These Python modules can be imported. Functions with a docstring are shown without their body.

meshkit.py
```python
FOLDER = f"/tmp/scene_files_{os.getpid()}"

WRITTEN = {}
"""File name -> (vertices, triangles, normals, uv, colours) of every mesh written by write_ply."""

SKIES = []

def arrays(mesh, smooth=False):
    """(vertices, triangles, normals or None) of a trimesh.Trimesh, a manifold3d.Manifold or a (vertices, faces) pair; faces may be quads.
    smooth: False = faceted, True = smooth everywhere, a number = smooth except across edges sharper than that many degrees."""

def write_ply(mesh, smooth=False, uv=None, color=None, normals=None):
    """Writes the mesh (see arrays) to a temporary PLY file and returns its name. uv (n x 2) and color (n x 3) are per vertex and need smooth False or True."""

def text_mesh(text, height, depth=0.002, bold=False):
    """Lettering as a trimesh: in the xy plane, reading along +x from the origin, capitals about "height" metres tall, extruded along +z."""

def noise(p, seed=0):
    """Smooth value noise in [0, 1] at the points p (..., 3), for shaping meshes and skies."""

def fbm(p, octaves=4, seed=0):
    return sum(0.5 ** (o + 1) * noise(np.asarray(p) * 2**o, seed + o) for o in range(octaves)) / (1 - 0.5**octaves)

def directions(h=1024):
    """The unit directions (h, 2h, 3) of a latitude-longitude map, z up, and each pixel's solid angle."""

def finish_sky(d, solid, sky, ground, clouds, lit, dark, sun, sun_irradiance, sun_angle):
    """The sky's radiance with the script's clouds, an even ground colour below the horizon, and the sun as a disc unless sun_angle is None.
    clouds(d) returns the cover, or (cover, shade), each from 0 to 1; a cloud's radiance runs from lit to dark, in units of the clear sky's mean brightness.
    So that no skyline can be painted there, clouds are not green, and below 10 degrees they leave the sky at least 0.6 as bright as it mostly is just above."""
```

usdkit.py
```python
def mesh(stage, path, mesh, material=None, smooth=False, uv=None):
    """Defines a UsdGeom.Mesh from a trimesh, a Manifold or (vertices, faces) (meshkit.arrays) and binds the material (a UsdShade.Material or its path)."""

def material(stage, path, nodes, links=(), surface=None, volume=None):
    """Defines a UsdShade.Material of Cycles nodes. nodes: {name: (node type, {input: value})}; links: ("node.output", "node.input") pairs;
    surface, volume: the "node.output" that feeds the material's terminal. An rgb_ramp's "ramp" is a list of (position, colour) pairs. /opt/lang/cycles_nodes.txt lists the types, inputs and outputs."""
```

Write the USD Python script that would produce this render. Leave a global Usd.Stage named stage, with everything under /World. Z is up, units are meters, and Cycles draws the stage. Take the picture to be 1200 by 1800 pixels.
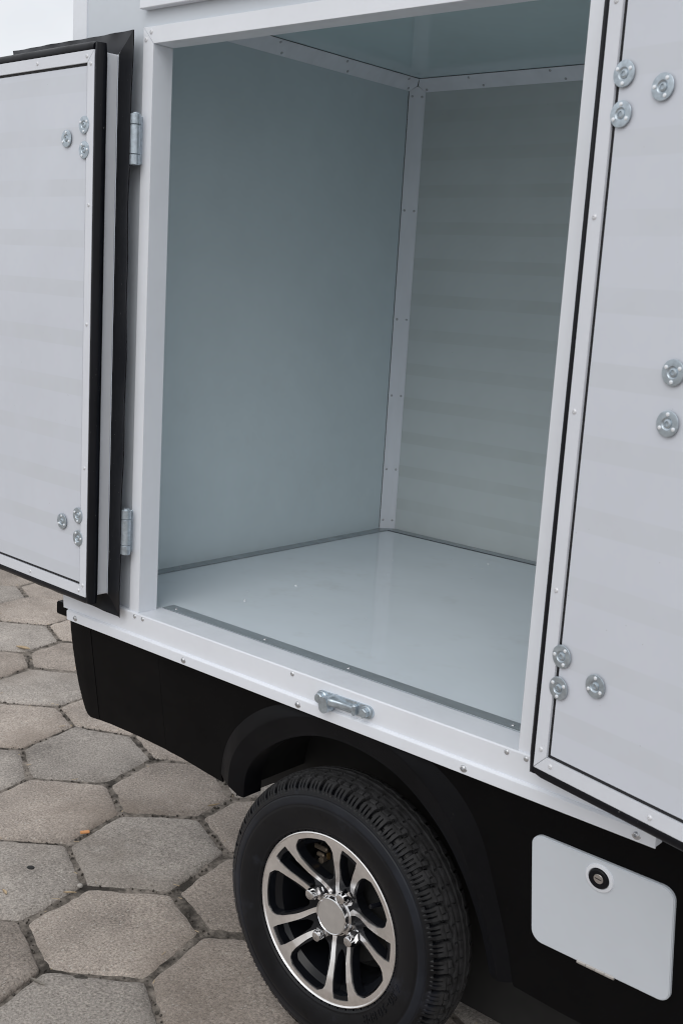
import math, numpy as np, trimesh, usdkit, meshkit
from pxr import Usd, UsdGeom, UsdLux, UsdShade, Gf, Sdf
from shapely.geometry import Polygon, Point, box as sbox, LineString
from shapely import union_all, affinity
import manifold3d as mf

stage = Usd.Stage.CreateInMemory()
UsdGeom.SetStageUpAxis(stage, 'Z'); UsdGeom.SetStageMetersPerUnit(stage, 1.0)
UsdGeom.Xform.Define(stage, '/World'); UsdGeom.Scope.Define(stage, '/World/Looks')
rng = np.random.default_rng(7)

# ------------------------------------------------------------------ camera, sky, sun, exposure
yaw, pitch, roll = np.radians([40.4646, 11.293, 3.5161])
C = np.array([0.9746, -1.2222, 1.1975])
fw = np.array([-math.sin(yaw)*math.cos(pitch), math.cos(yaw)*math.cos(pitch), -math.sin(pitch)])
r0 = np.array([math.cos(yaw), math.sin(yaw), 0]); u0 = np.cross(r0, fw)
rt = math.cos(roll)*r0 + math.sin(roll)*u0; up = -math.sin(roll)*r0 + math.cos(roll)*u0
cam = UsdGeom.Camera.Define(stage, '/World/camera')
cam.AddTransformOp().Set(Gf.Matrix4d(*rt, 0, *up, 0, *(-fw), 0, *C, 1))
cam.CreateHorizontalApertureAttr(24.0); cam.CreateVerticalApertureAttr(36.0)
cam.CreateFocalLengthAttr(24*1994.54/1200)
cam.CreateFStopAttr(13.0); cam.CreateFocusDistanceAttr(1.95)
cam.CreateClippingRangeAttr(Gf.Vec2f(0.05, 2000))
cam.CreateExposureAttr(EXPOSURE := 0.0)

SUN_EL, SUN_AZ = math.radians(44), math.radians(160)      # azimuth = atan2(x, y) of the direction towards the sun
sky_m = usdkit.material(stage, '/World/Looks/sky_look', {
    'tc': ('texture_coordinate', {}),
    'sky': ('sky_texture', {'sky_type': 'single_scattering', 'sun_disc': False, 'sun_elevation': SUN_EL, 'sun_rotation': SUN_AZ}),
    'map': ('mapping', {'scale': (1, 1, 2.2)}),
    'n': ('noise_texture', {'scale': 2.2, 'detail': 6, 'roughness': 0.55}),
    'r': ('rgb_ramp', {'ramp': [(0.30, (0.86, 0.86, 0.86)), (0.62, (1, 1, 1))]}),
    'n2': ('noise_texture', {'scale': 3.1, 'detail': 4, 'roughness': 0.5}),
    'tone': ('rgb_ramp', {'ramp': [(0.3, (8.3, 8.5, 8.85)), (0.7, (10.2, 10.3, 10.45))]}),
    'mix': ('mix_color', {}),
    'bg': ('background_shader', {'strength': 0.10})},
    [('tc.generated', 'map.vector'), ('map.vector', 'n.vector'), ('map.vector', 'n2.vector'), ('n.fac', 'r.fac'), ('n2.fac', 'tone.fac'),
     ('r.color', 'mix.fac'), ('sky.color', 'mix.a'), ('tone.color', 'mix.b'), ('mix.result', 'bg.color')], surface='bg.background')
dome = UsdLux.DomeLight.Define(stage, '/World/sky')
UsdShade.MaterialBindingAPI.Apply(dome.GetPrim()).Bind(sky_m)
dome.GetPrim().SetCustomDataByKey('kind', 'structure'); dome.GetPrim().SetCustomDataByKey('label', 'pale overcast sky with soft thin cloud'); dome.GetPrim().SetCustomDataByKey('category', 'sky')
sun = UsdLux.DistantLight.Define(stage, '/World/sun')
sun.CreateIntensityAttr(0.24); sun.CreateAngleAttr(42.0); sun.CreateNormalizeAttr(True); sun.CreateColorAttr(Gf.Vec3f(1.0, 0.97, 0.93))
sd = np.array([math.sin(SUN_AZ)*math.cos(SUN_EL), math.cos(SUN_AZ)*math.cos(SUN_EL), math.sin(SUN_EL)])
sx = np.cross([0, 0, 1], sd); sx /= np.linalg.norm(sx); sy = np.cross(sd, sx)
sun.AddTransformOp().Set(Gf.Matrix4d(*sx, 0, *sy, 0, *sd, 0, 0, 0, 0, 1))

# ------------------------------------------------------------------ materials
L = '/World/Looks/'
def simple(name, color, rough=0.5, metal=0.0, var=0.0, vscale=30, bump=0.0, bscale=300, coat=0.0, spec=0.5, edge=0.0, dust=None, aniso=0.0, rvar=0.0, stretch=(1,1,1)):
    c = np.array(color, float)
    nodes = {'g': ('geometry', {}), 'm': ('mapping', {'scale': stretch}), 'p': ('principled_bsdf', {'base_color': tuple(c), 'roughness': rough, 'metallic': metal, 'coat_weight': coat, 'specular_ior_level': spec, 'anisotropic': aniso})}
    links = [('g.position', 'm.vector')]
    if var:
        nodes['n'] = ('noise_texture', {'scale': vscale, 'detail': 5, 'roughness': 0.6})
        nodes['r'] = ('rgb_ramp', {'ramp': [(0.3, tuple(np.clip(c*(1-var), 0, 1))), (0.7, tuple(np.clip(c*(1+var), 0, 1)))]})
        links += [('m.vector', 'n.vector'), ('n.fac', 'r.fac')]
        src = 'r.color'
        if dust is not None:
            nodes['nd'] = ('noise_texture', {'scale': dust[1], 'detail': 4, 'roughness': 0.7})
            nodes['rd'] = ('rgb_ramp', {'ramp': [(dust[2], (0, 0, 0)), (dust[3], (dust[4],)*3)]})
            nodes['md'] = ('mix_color', {'b': dust[0]})
            links += [('m.vector', 'nd.vector'), ('nd.fac', 'rd.fac'), ('rd.color', 'md.fac'), (src, 'md.a')]
            src = 'md.result'
        links += [(src, 'p.base_color')]
    if rvar:
        nodes['nr'] = ('noise_texture', {'scale': 14, 'detail': 4, 'roughness': 0.6})
        nodes['mr'] = ('map_range', {'from_min': 0.3, 'from_max': 0.7, 'to_min': max(rough-rvar, .03), 'to_max': rough+rvar})
        links += [('m.vector', 'nr.vector'), ('nr.fac', 'mr.value'), ('mr.result', 'p.roughness')]
    last = None
    if edge:
        nodes['bv'] = ('bevel', {'radius': edge, 'samples': 4}); last = 'bv.bevel'
    if bump:
        nodes['nb'] = ('noise_texture', {'scale': bscale, 'detail': 3}); nodes['b'] = ('bump', {'strength': 1.0, 'distance': bump})
        links += [('m.vector', 'nb.vector'), ('nb.fac', 'b.height')]
        if last: links += [(last, 'b.normal')]
        last = 'b.normal'
    if last: links += [(last, 'p.normal')]
    return usdkit.material(stage, L+name, nodes, links, surface='p.BSDF')

def panel_mat(name, color, z0, rough=0.3, stripe=0.95, tint=(1.0, 1.0, 0.985), wrinkle=0.0):
    """White sheet under a protective film whose faint printed bands lie 82 mm apart."""
    c = np.array(color)
    nodes = {'g': ('geometry', {}), 'sep': ('separate_xyz', {}), 'nw': ('noise_texture', {'scale': 3.0, 'detail': 2}),
        'wob': ('math', {'math_type': 'multiply_add', 'value2': 0.006, 'value3': -z0-0.003+8.2}), 'z': ('math', {'math_type': 'add'}),
        'd': ('math', {'math_type': 'divide', 'value2': 0.082}), 'f': ('math', {'math_type': 'fraction'}),
        'band': ('rgb_ramp', {'ramp': [(0.0, (0, 0, 0)), (0.64, (0, 0, 0)), (0.66, (1, 1, 1)), (0.98, (1, 1, 1)), (1.0, (0, 0, 0))]}),
        'nv': ('noise_texture', {'scale': 9, 'detail': 3}), 'rv': ('rgb_ramp', {'ramp': [(0.3, (0.35,)*3), (0.65, (1, 1, 1))]}),
        'k': ('mix_color', {'blend_type': 'multiply', 'fac': 1.0}),
        'n': ('noise_texture', {'scale': 6, 'detail': 5, 'roughness': 0.65}), 'r': ('rgb_ramp', {'ramp': [(0.3, tuple(c*0.975)), (0.7, tuple(np.minimum(c*1.02, 1)))]}),
        'mx': ('mix_color', {'b': tuple(c*stripe*np.array(tint))}),
        'sp': ('noise_texture', {'scale': 160, 'detail': 2, 'roughness': 0.5}), 'spr': ('rgb_ramp', {'ramp': [(0.76, (0, 0, 0)), (0.80, (0.5,)*3)]}), 'spm': ('mix_color', {'b': (0.25, 0.25, 0.25)}),
        'nr': ('noise_texture', {'scale': 11, 'detail': 4}), 'mr': ('map_range', {'from_min': 0.3, 'from_max': 0.7, 'to_min': rough-0.05, 'to_max': rough+0.07}),
        'nb': ('noise_texture', {'scale': 5, 'detail': 2}), 'b': ('bump', {'strength': 1.0, 'distance': 0.0016}),
        'p': ('principled_bsdf', {'specular_ior_level': 0.5})}
    links = [('g.position', 'sep.vector'), ('g.position', 'nw.vector'), ('nw.fac', 'wob.value1'), ('wob.value', 'z.value1'), ('sep.z', 'z.value2'), ('z.value', 'd.value1'), ('d.value', 'f.value1'), ('f.value', 'band.fac'),
        ('g.position', 'nv.vector'), ('nv.fac', 'rv.fac'), ('band.color', 'k.a'), ('rv.color', 'k.b'), ('g.position', 'n.vector'), ('n.fac', 'r.fac'), ('k.result', 'mx.fac'), ('r.color', 'mx.a'),
        ('g.position', 'sp.vector'), ('sp.fac', 'spr.fac'), ('spr.color', 'spm.fac'), ('mx.result', 'spm.a'), ('spm.result', 'p.base_color'),
        ('g.position', 'nr.vector'), ('nr.fac', 'mr.value'), ('mr.result', 'p.roughness'), ('g.position', 'nb.vector'), ('nb.fac', 'b.height'), ('b.normal', 'p.normal')]
    return usdkit.material(stage, L+name, nodes, links, surface='p.BSDF')

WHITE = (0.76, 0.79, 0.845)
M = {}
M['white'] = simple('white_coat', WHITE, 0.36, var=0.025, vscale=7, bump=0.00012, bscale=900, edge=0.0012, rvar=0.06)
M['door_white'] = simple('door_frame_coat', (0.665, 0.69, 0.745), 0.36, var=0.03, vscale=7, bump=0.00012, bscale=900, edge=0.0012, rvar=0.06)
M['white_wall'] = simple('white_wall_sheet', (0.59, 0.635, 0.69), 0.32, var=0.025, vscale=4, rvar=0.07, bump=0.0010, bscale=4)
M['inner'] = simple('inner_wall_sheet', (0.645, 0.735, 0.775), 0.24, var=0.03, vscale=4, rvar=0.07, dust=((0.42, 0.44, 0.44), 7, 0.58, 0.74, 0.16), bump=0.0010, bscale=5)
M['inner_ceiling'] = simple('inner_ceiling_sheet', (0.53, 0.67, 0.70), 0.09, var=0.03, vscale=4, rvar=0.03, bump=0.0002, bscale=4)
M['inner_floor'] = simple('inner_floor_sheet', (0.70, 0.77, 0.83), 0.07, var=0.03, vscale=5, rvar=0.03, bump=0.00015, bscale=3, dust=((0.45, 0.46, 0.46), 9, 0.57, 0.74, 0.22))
M['inner_trim'] = simple('inner_trim', (0.80, 0.83, 0.89), 0.38, var=0.05, vscale=25, rvar=0.06, stretch=(1, 1, 0.25))
M['door_panel'] = panel_mat('door_panel_film', (0.605, 0.635, 0.70), 0.7417+0.028-0.082, 0.30)
M['door_panel_b'] = panel_mat('door_panel_film_near', (0.605, 0.635, 0.70), 0.8039-0.082, 0.30)
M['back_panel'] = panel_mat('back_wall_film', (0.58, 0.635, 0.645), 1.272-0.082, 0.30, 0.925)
M['alu'] = simple('grey_aluminium', (0.36, 0.40, 0.43), 0.34, metal=0.55, var=0.08, vscale=60, rvar=0.08, stretch=(0.2, 1, 1))
M['plastic'] = simple('black_plastic', (0.0032, 0.0032, 0.0036), 0.48, var=0.25, vscale=9, bump=0.00025, bscale=700, spec=0.065, rvar=0.08, dust=((0.08, 0.075, 0.07), 60, 0.70, 0.80, 0.3))
M['arch'] = simple('arch_plastic', (0.0048, 0.0050, 0.0062), 0.44, var=0.25, vscale=9, bump=0.00025, bscale=700, spec=0.10, rvar=0.08, dust=((0.08, 0.075, 0.07), 60, 0.66, 0.80, 0.3))
M['rubber'] = simple('black_rubber', (0.005, 0.0055, 0.008), 0.36, var=0.3, vscale=30, spec=0.18, rvar=0.10, dust=((0.3, 0.3, 0.3), 150, 0.68, 0.76, 0.45), stretch=(1, 1, 0.5))
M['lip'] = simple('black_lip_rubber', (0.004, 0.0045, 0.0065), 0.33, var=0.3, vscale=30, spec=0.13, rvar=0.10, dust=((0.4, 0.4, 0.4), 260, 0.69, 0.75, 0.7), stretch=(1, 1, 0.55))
M['lip_top'] = simple('lip_rubber_painted_sheen', (0.014, 0.016, 0.022), 0.36, var=0.3, vscale=30, spec=0.55, rvar=0.10)  # lighter copy of the lip rubber, with sky sheen put into the colour
M['seam'] = simple('dark_seam', (0.006, 0.006, 0.008), 0.6)
M['zinc'] = simple('zinc_plate', (0.44, 0.50, 0.55), 0.38, metal=0.85, var=0.22, vscale=120, rvar=0.1)
M['pin'] = simple('washer_pin_white', (0.80, 0.83, 0.87), 0.25, metal=0.3)
M['rivet'] = simple('rivet_metal', (0.55, 0.56, 0.58), 0.32, metal=0.85, var=0.1, vscale=200)
M['rivet_white'] = simple('rivet_painted', (0.66, 0.67, 0.70), 0.35, metal=0.2)
M['tyre'] = usdkit.material(stage, L+'tyre_rubber', {
    'g': ('geometry', {}), 'sep': ('separate_xyz', {}), 'dx': ('math', {'math_type': 'add', 'value2': 0.058}), 'dz': ('math', {'math_type': 'add', 'value2': -0.2285}),
    'cx': ('combine_xyz', {}), 'len': ('vector_math', {'math_type': 'length'}),
    'tr': ('map_range', {'from_min': 0.2125, 'from_max': 0.2175, 'to_min': 0, 'to_max': 1, 'clamp': True}),
    'n': ('noise_texture', {'scale': 14, 'detail': 5, 'roughness': 0.65}), 'r': ('rgb_ramp', {'ramp': [(0.35, (0.0025, 0.0027, 0.0035)), (0.56, (0.0042, 0.0046, 0.0062)), (0.72, (0.018, 0.020, 0.028))]}),
    'nf': ('noise_texture', {'scale': 70, 'detail': 4}), 'rf': ('rgb_ramp', {'ramp': [(0.3, (0.012, 0.012, 0.0125)), (0.7, (0.034, 0.034, 0.036))]}),
    'bd': ('map_range', {'from_min': 0.13, 'from_max': 0.23, 'to_min': 0, 'to_max': 1}), 'bdr': ('rgb_ramp', {'ramp': [(0.54, (0, 0, 0)), (0.56, (0.75,)*3), (0.66, (0.65,)*3), (0.71, (0, 0, 0))]}), 'nbd': ('noise_texture', {'scale': 6, 'detail': 4}), 'nbr': ('rgb_ramp', {'ramp': [(0.38, (0.15,)*3), (0.62, (1, 1, 1))]}), 'bm': ('mix_color', {'blend_type': 'multiply', 'fac': 1.0}), 'sh': ('mix_color', {'b': (0.020, 0.024, 0.034)}), 'mx': ('mix_color', {}), 'nb': ('noise_texture', {'scale': 900, 'detail': 2}), 'b': ('bump', {'strength': 1.0, 'distance': 0.00015}),  # bluish sidewall band: sheen put into the colour near the ring
    'mr': ('map_range', {'from_min': 0.3, 'from_max': 0.7, 'to_min': 0.30, 'to_max': 0.55}), 'ro': ('mix_float', {'b': 0.75}),
    'p': ('principled_bsdf', {'specular_ior_level': 0.27})},
    [('g.position', 'sep.vector'), ('sep.x', 'dx.value1'), ('sep.z', 'dz.value1'), ('dx.value', 'cx.x'), ('dz.value', 'cx.z'), ('cx.vector', 'len.vector1'), ('len.value', 'tr.value'),
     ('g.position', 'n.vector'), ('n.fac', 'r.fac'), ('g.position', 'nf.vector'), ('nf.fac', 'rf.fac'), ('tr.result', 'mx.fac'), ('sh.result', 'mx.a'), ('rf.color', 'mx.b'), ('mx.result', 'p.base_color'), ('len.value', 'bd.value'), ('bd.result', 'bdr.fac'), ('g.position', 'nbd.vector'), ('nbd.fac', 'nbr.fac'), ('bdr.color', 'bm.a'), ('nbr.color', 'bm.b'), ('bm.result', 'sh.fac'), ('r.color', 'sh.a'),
     ('n.fac', 'mr.value'), ('tr.result', 'ro.fac'), ('mr.result', 'ro.a'), ('ro.result', 'p.roughness'), ('g.position', 'nb.vector'), ('nb.fac', 'b.height'), ('b.normal', 'p.normal')], surface='p.BSDF')
M['machined'] = simple('machined_alloy', (0.92, 0.905, 0.895), 0.33, metal=1.0, var=0.05, vscale=90, aniso=0.2, rvar=0.06)
M['rim_black'] = simple('gloss_black_alloy', (0.004, 0.0045, 0.006), 0.26, coat=0.0, spec=0.3, var=0.2, vscale=30)
M['chrome'] = simple('chrome', (0.72, 0.72, 0.73), 0.15, metal=1.0, var=0.06, vscale=60, rvar=0.05)
M['cap_face'] = simple('brushed_cap', (0.66, 0.645, 0.63), 0.42, metal=0.9, var=0.06, vscale=50)
M['dark'] = simple('underbody_black', (0.010, 0.010, 0.010), 0.8, var=0.3, vscale=20)
M['brake'] = simple('brake_iron', (0.16, 0.13, 0.10), 0.5, metal=0.6, var=0.5, vscale=90)
M['brass'] = simple('brass_fitting', (0.75, 0.48, 0.20), 0.3, metal=1.0, var=0.2, vscale=150)
M['flap'] = simple('flap_white', (0.61, 0.655, 0.71), 0.24, var=0.02, vscale=10, coat=0.2, edge=0.0012)
M['steel'] = simple('lock_steel', (0.50, 0.48, 0.47), 0.3, metal=0.9)
M['beige'] = simple('hinge_alloy', (0.46, 0.44, 0.42), 0.4, metal=0.5)
M['film'] = usdkit.material(stage, L+'clear_film', {'f': ('fresnel', {'IOR': 1.6}), 't': ('transparent_bsdf', {'color': (0.97, 0.97, 0.97)}), 'gl': ('glossy_bsdf', {'color': (1, 1, 1), 'roughness': 0.12}), 'a': ('math', {'math_type': 'add', 'value2': 0.10}), 'm': ('mix_closure', {})},
    [('f.fac', 'a.value1'), ('a.value', 'm.fac'), ('t.BSDF', 'm.closure1'), ('gl.BSDF', 'm.closure2')], surface='m.closure')

def concrete(name, base, seed, dark=0.0):
    b = np.array(base)
    return usdkit.material(stage, L+name, {
        'g': ('geometry', {}), 'oi': ('object_info', {}), 'off': ('math', {'math_type': 'multiply', 'value2': 37.0}), 'add': ('vector_math', {'math_type': 'add', 'vector2': (seed*3.1, seed*1.7, 0)}),
        'n1': ('noise_texture', {'scale': 5.5, 'detail': 6, 'roughness': 0.6}),
        'c1': ('rgb_ramp', {'ramp': [(0.30, tuple(b*0.72)), (0.5, tuple(b)), (0.68, tuple(b*1.20))]}),
        'n2': ('noise_texture', {'scale': 210, 'detail': 4, 'roughness': 0.8}), 'c2': ('rgb_ramp', {'ramp': [(0.33, (0.42, 0.40, 0.38)), (0.46, (0.92, 0.91, 0.90)), (0.54, (1.08, 1.08, 1.07)), (0.65, (1.55, 1.50, 1.44))]}),
        'mul': ('mix_color', {'blend_type': 'multiply', 'fac': 1.0, 'use_clamp': True}),
        'v': ('voronoi_texture', {'scale': 150, 'randomness': 1}), 'cv': ('rgb_ramp', {'ramp': [(0.22, (1, 1, 1)), (0.36, (0, 0, 0))]}), 'vs': ('separate_color', {}), 'cvs': ('rgb_ramp', {'ramp': [(0.80, (0, 0, 0)), (0.84, (0.8, 0.8, 0.8))]}),
        'cm': ('mix_color', {'blend_type': 'multiply', 'fac': 1.0}), 'agg': ('mix_color', {'b': (0.50, 0.47, 0.43)}),
        'n3': ('noise_texture', {'scale': 3.3, 'detail': 4, 'roughness': 0.6}), 'c3': ('rgb_ramp', {'ramp': [(0.52, (0, 0, 0)), (0.70, (0.65, 0.65, 0.65))]}), 'st': ('mix_color', {'b': tuple(b*np.array([0.62, 0.58, 0.54]))}),
        'rv': ('map_range', {'from_min': 0, 'from_max': 1, 'to_min': 0.87, 'to_max': 1.11}), 'rc': ('combine_color', {}), 'fin': ('mix_color', {'blend_type': 'multiply', 'fac': 1.0}),
        'b': ('bump', {'strength': 1.0, 'distance': 0.0024}), 'p': ('principled_bsdf', {'roughness': 0.86, 'specular_ior_level': 0.08})},
        [('g.position', 'add.vector1'), ('add.vector', 'n1.vector'), ('n1.fac', 'c1.fac'), ('add.vector', 'n2.vector'), ('n2.fac', 'c2.fac'), ('c1.color', 'mul.a'), ('c2.color', 'mul.b'),
         ('add.vector', 'v.vector'), ('v.distance', 'cv.fac'), ('v.color', 'vs.color'), ('vs.r', 'cvs.fac'), ('cv.color', 'cm.a'), ('cvs.color', 'cm.b'), ('cm.result', 'agg.fac'), ('mul.result', 'agg.a'),
         ('add.vector', 'n3.vector'), ('n3.fac', 'c3.fac'), ('c3.color', 'st.fac'), ('agg.result', 'st.a'),
         ('oi.random', 'rv.value'), ('rv.result', 'rc.r'), ('rv.result', 'rc.g'), ('rv.result', 'rc.b'), ('st.result', 'fin.a'), ('rc.color', 'fin.b'), ('fin.result', 'p.base_color'),
         ('n2.fac', 'b.height'), ('b.normal', 'p.normal')], surface='p.BSDF')
M['paver'] = concrete('paver_concrete', (0.350, 0.309, 0.277), 1)
M['paver_b'] = concrete('paver_concrete_grey', (0.338, 0.311, 0.287), 2)
M['soil'] = simple('joint_soil', (0.190, 0.168, 0.147), 0.95, var=0.55, vscale=60, bump=0.004, bscale=160, spec=0.1, dust=((0.030, 0.027, 0.024), 9, 0.47, 0.60, 0.85))
M['grit'] = simple('joint_grit', (0.075, 0.068, 0.06), 0.95, var=0.7, vscale=160, spec=0.1)
M['ground'] = concrete('far_ground_concrete', (0.31, 0.295, 0.275), 3)
M['leaf'] = simple('dry_leaf', (0.40, 0.31, 0.20), 0.7, var=0.3, vscale=120)
M['leaf_grey'] = simple('withered_leaf', (0.22, 0.20, 0.175), 0.7, var=0.3, vscale=120)
M['orange'] = simple('filter_paper', (0.60, 0.28, 0.11), 0.7, var=0.15, vscale=250)
M['stone'] = simple('pebble_stone', (0.33, 0.31, 0.285), 0.8, var=0.3, vscale=120)

# ------------------------------------------------------------------ helpers
used = {}
def numbered(parent, name):
    k = (parent, name); n = used.get(k, 0); used[k] = n + 1
    return f'{parent}/{name}' if n == 0 else f'{parent}/{name}_{n:03d}'
origin = {}
def org(path):
    for k in sorted(origin, key=len, reverse=True):
        if path == k or path.startswith(k + '/'): return origin[k]
    return np.zeros(3)
def keys(path, label=None, cat=None, group=None, kind=None):
    p = stage.GetPrimAtPath(path)
    for k, v in (('label', label), ('category', cat), ('group', group), ('kind', kind)):
        if v: p.SetCustomDataByKey(k, v)
def xf(parent, name, at=None, **kw):
    path = numbered(parent, name); x = UsdGeom.Xform.Define(stage, path)
    if at is not None: x.AddTranslateOp().Set(Gf.Vec3d(*map(float, at))); origin[path] = np.array(at, float)
    keys(path, **kw); return path
def part(parent, name, mesh, mat, smooth=30, **kw):
    path = numbered(parent, name)
    v, f, n = meshkit.arrays(mesh, False)
    m = trimesh.Trimesh(v - org(parent), f, process=False)
    usdkit.mesh(stage, path, m, M[mat], smooth=smooth); keys(path, **kw); return path
def cat(ms): return trimesh.util.concatenate([m if isinstance(m, trimesh.Trimesh) else tm(m) for m in ms])
def tm(man):
    v, f, _ = meshkit.arrays(man); return trimesh.Trimesh(v, f, process=False)
def bx(x0, x1, y0, y1, z0, z1, c=0.0012):
    """Box with chamfered edges."""
    d = np.array([x1-x0, y1-y0, z1-z0]); c = min(c, d.min()*0.4); h = d/2; P = []
    for sx in (-1, 1):
        for sy in (-1, 1):
            for sz in (-1, 1):
                s = np.array([sx, sy, sz])
                for k in range(3):
                    q = h - c; q[k] = h[k]; P.append(s*q)
    m = trimesh.convex.convex_hull(np.array(P)); m.apply_translation([(x0+x1)/2, (y0+y1)/2, (z0+z1)/2]); return m
def ext(poly, h):
    """Extrude a shapely polygon along +z from 0 to h."""
    return trimesh.creation.extrude_polygon(poly, h)
def axes(m, X, Y, Z, o):
    T = np.eye(4); T[:3, 0], T[:3, 1], T[:3, 2], T[:3, 3] = X, Y, Z, o
    m = m.copy(); m.apply_transform(T)
    return m
def prof_x(pts, x0, x1):
    """Extrude a (y, z) outline along x."""
    return axes(ext(Polygon(pts), x1-x0), (0, 1, 0), (0, 0, 1), (1, 0, 0), (x0, 0, 0))
def tube(path, r, n=14, closed=False, cap=True):
    P = np.asarray(path, float); N = len(P); v = []; f = []
    rr = np.broadcast_to(r, N)
    prevu = None
    for i in range(N):
        a, b = (P[(i-1) % N], P[(i+1) % N]) if closed else (P[max(i-1, 0)], P[min(i+1, N-1)])
        t = b - a; t = t/np.linalg.norm(t)
        h = np.array([0, 0, 1.0]) if abs(t[2]) < 0.9 else np.array([1.0, 0, 0])
        u = np.cross(h, t) if prevu is None else prevu - t*(prevu @ t)
        u /= np.linalg.norm(u); prevu = u; w = np.cross(t, u)
        for k in range(n):
            q = 2*math.pi*k/n; v.append(P[i] + rr[i]*(math.cos(q)*u + math.sin(q)*w))
    for i in range(N if closed else N-1):
        for k in range(n):
            a, b = i*n+k, i*n+(k+1) % n; c, d = ((i+1) % N)*n+k, ((i+1) % N)*n+(k+1) % n
            f += [[a, b, d], [a, d, c]]
    if cap and not closed:
        for i, s in ((0, 1), (N-1, -1)):
            v.append(P[i]); c = len(v)-1
            for k in range(n):
                a, b = i*n+k, i*n+(k+1) % n; f.append([c, b, a] if s > 0 else [c, a, b])
    m = trimesh.Trimesh(v, f, process=False); return m
def lathe(prof, n=32):
    """Revolve (r, h) about +z."""
    return trimesh.creation.revolve(np.array(prof, float), sections=n)
def cyl(r, h, n=24, c=0.0):
    return lathe([(0, 0), (r, 0), (r, h-c), (r-c, h), (0, h)] if c else [(0, 0), (r, 0), (r, h), (0, h)], n)
def facing(m, at, nrm):
    """Turn a shape built along +z so that +z points along nrm, and put it at at."""
    T = trimesh.geometry.align_vectors([0, 0, 1], nrm); T[:3, 3] = at; m = m.copy(); m.apply_transform(T); return m
def dome_rivet(r=0.0034, h=0.0016):
    return lathe([(0.0, h*0.55), (r*0.30, h*0.6), (r*0.36, h*1.0), (r*0.62, h*0.86), (r*0.88, h*0.42), (r, 0.0), (r, -0.0006)][::-1], 14)
def bolt(r=0.0055):
    return lathe([(0, 0.0006), (r*0.34, 0.0006), (r*0.40, 0.0030), (r*0.66, 0.0027), (r*0.9, 0.0012), (r*0.96, 0.0), (r*1.35, 0.0), (r*1.35, -0.0012)][::-1], 18)
def rivets(parent, pts, nrm, mat='rivet', r=0.0034):
    for q in pts: part(parent, 'rivet', facing(dome_rivet(r), q, nrm), mat, 40)

# ================================================================== the setting
o_h, s_h, a_h = np.array([-0.74329606, 0.22570018]), 0.17203883, math.radians(38.81)
ca, sa = math.cos(a_h), math.sin(a_h); s3 = math.sqrt(3)/2
MEAS = np.array([(-0.9129, 0.2903), (-0.7816, 0.4088), (-0.625, 0.3425), (-0.5786, 0.1534), (-0.7134, 0.0431), (-0.8762, 0.1174), (-0.4281, 0.1014), (-0.3855, -0.0686), (-0.5311, -0.1788), (-0.6878, -0.1169), (-1.1995, 0.2421), (-1.0558, 0.3609), (-1.0982, 0.5351), (-1.3996, 0.5136), (-0.802, 0.5344), (-1.5403, 0.562), (-1.8647, 0.6892), (-1.9905, 0.7526), (-2.1851, 0.9717), (-2.023, 0.9087), (-2.5071, 1.1034)])
def hexw(v): return o_h + s_h*np.array([v[0]*ca - v[1]*sa, v[0]*sa + v[1]*ca])
cells, V = {}, {}
for i in range(-26, 27):
    for j in range(-26, 27):
        c = np.array([1.5*i, 2*s3*j + s3*i]); cells[(i, j)] = c
        for k in range(6):
            q = c + [math.cos(k*math.pi/3), math.sin(k*math.pi/3)]; V[tuple(np.round(q, 2))] = hexw(q)
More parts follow.
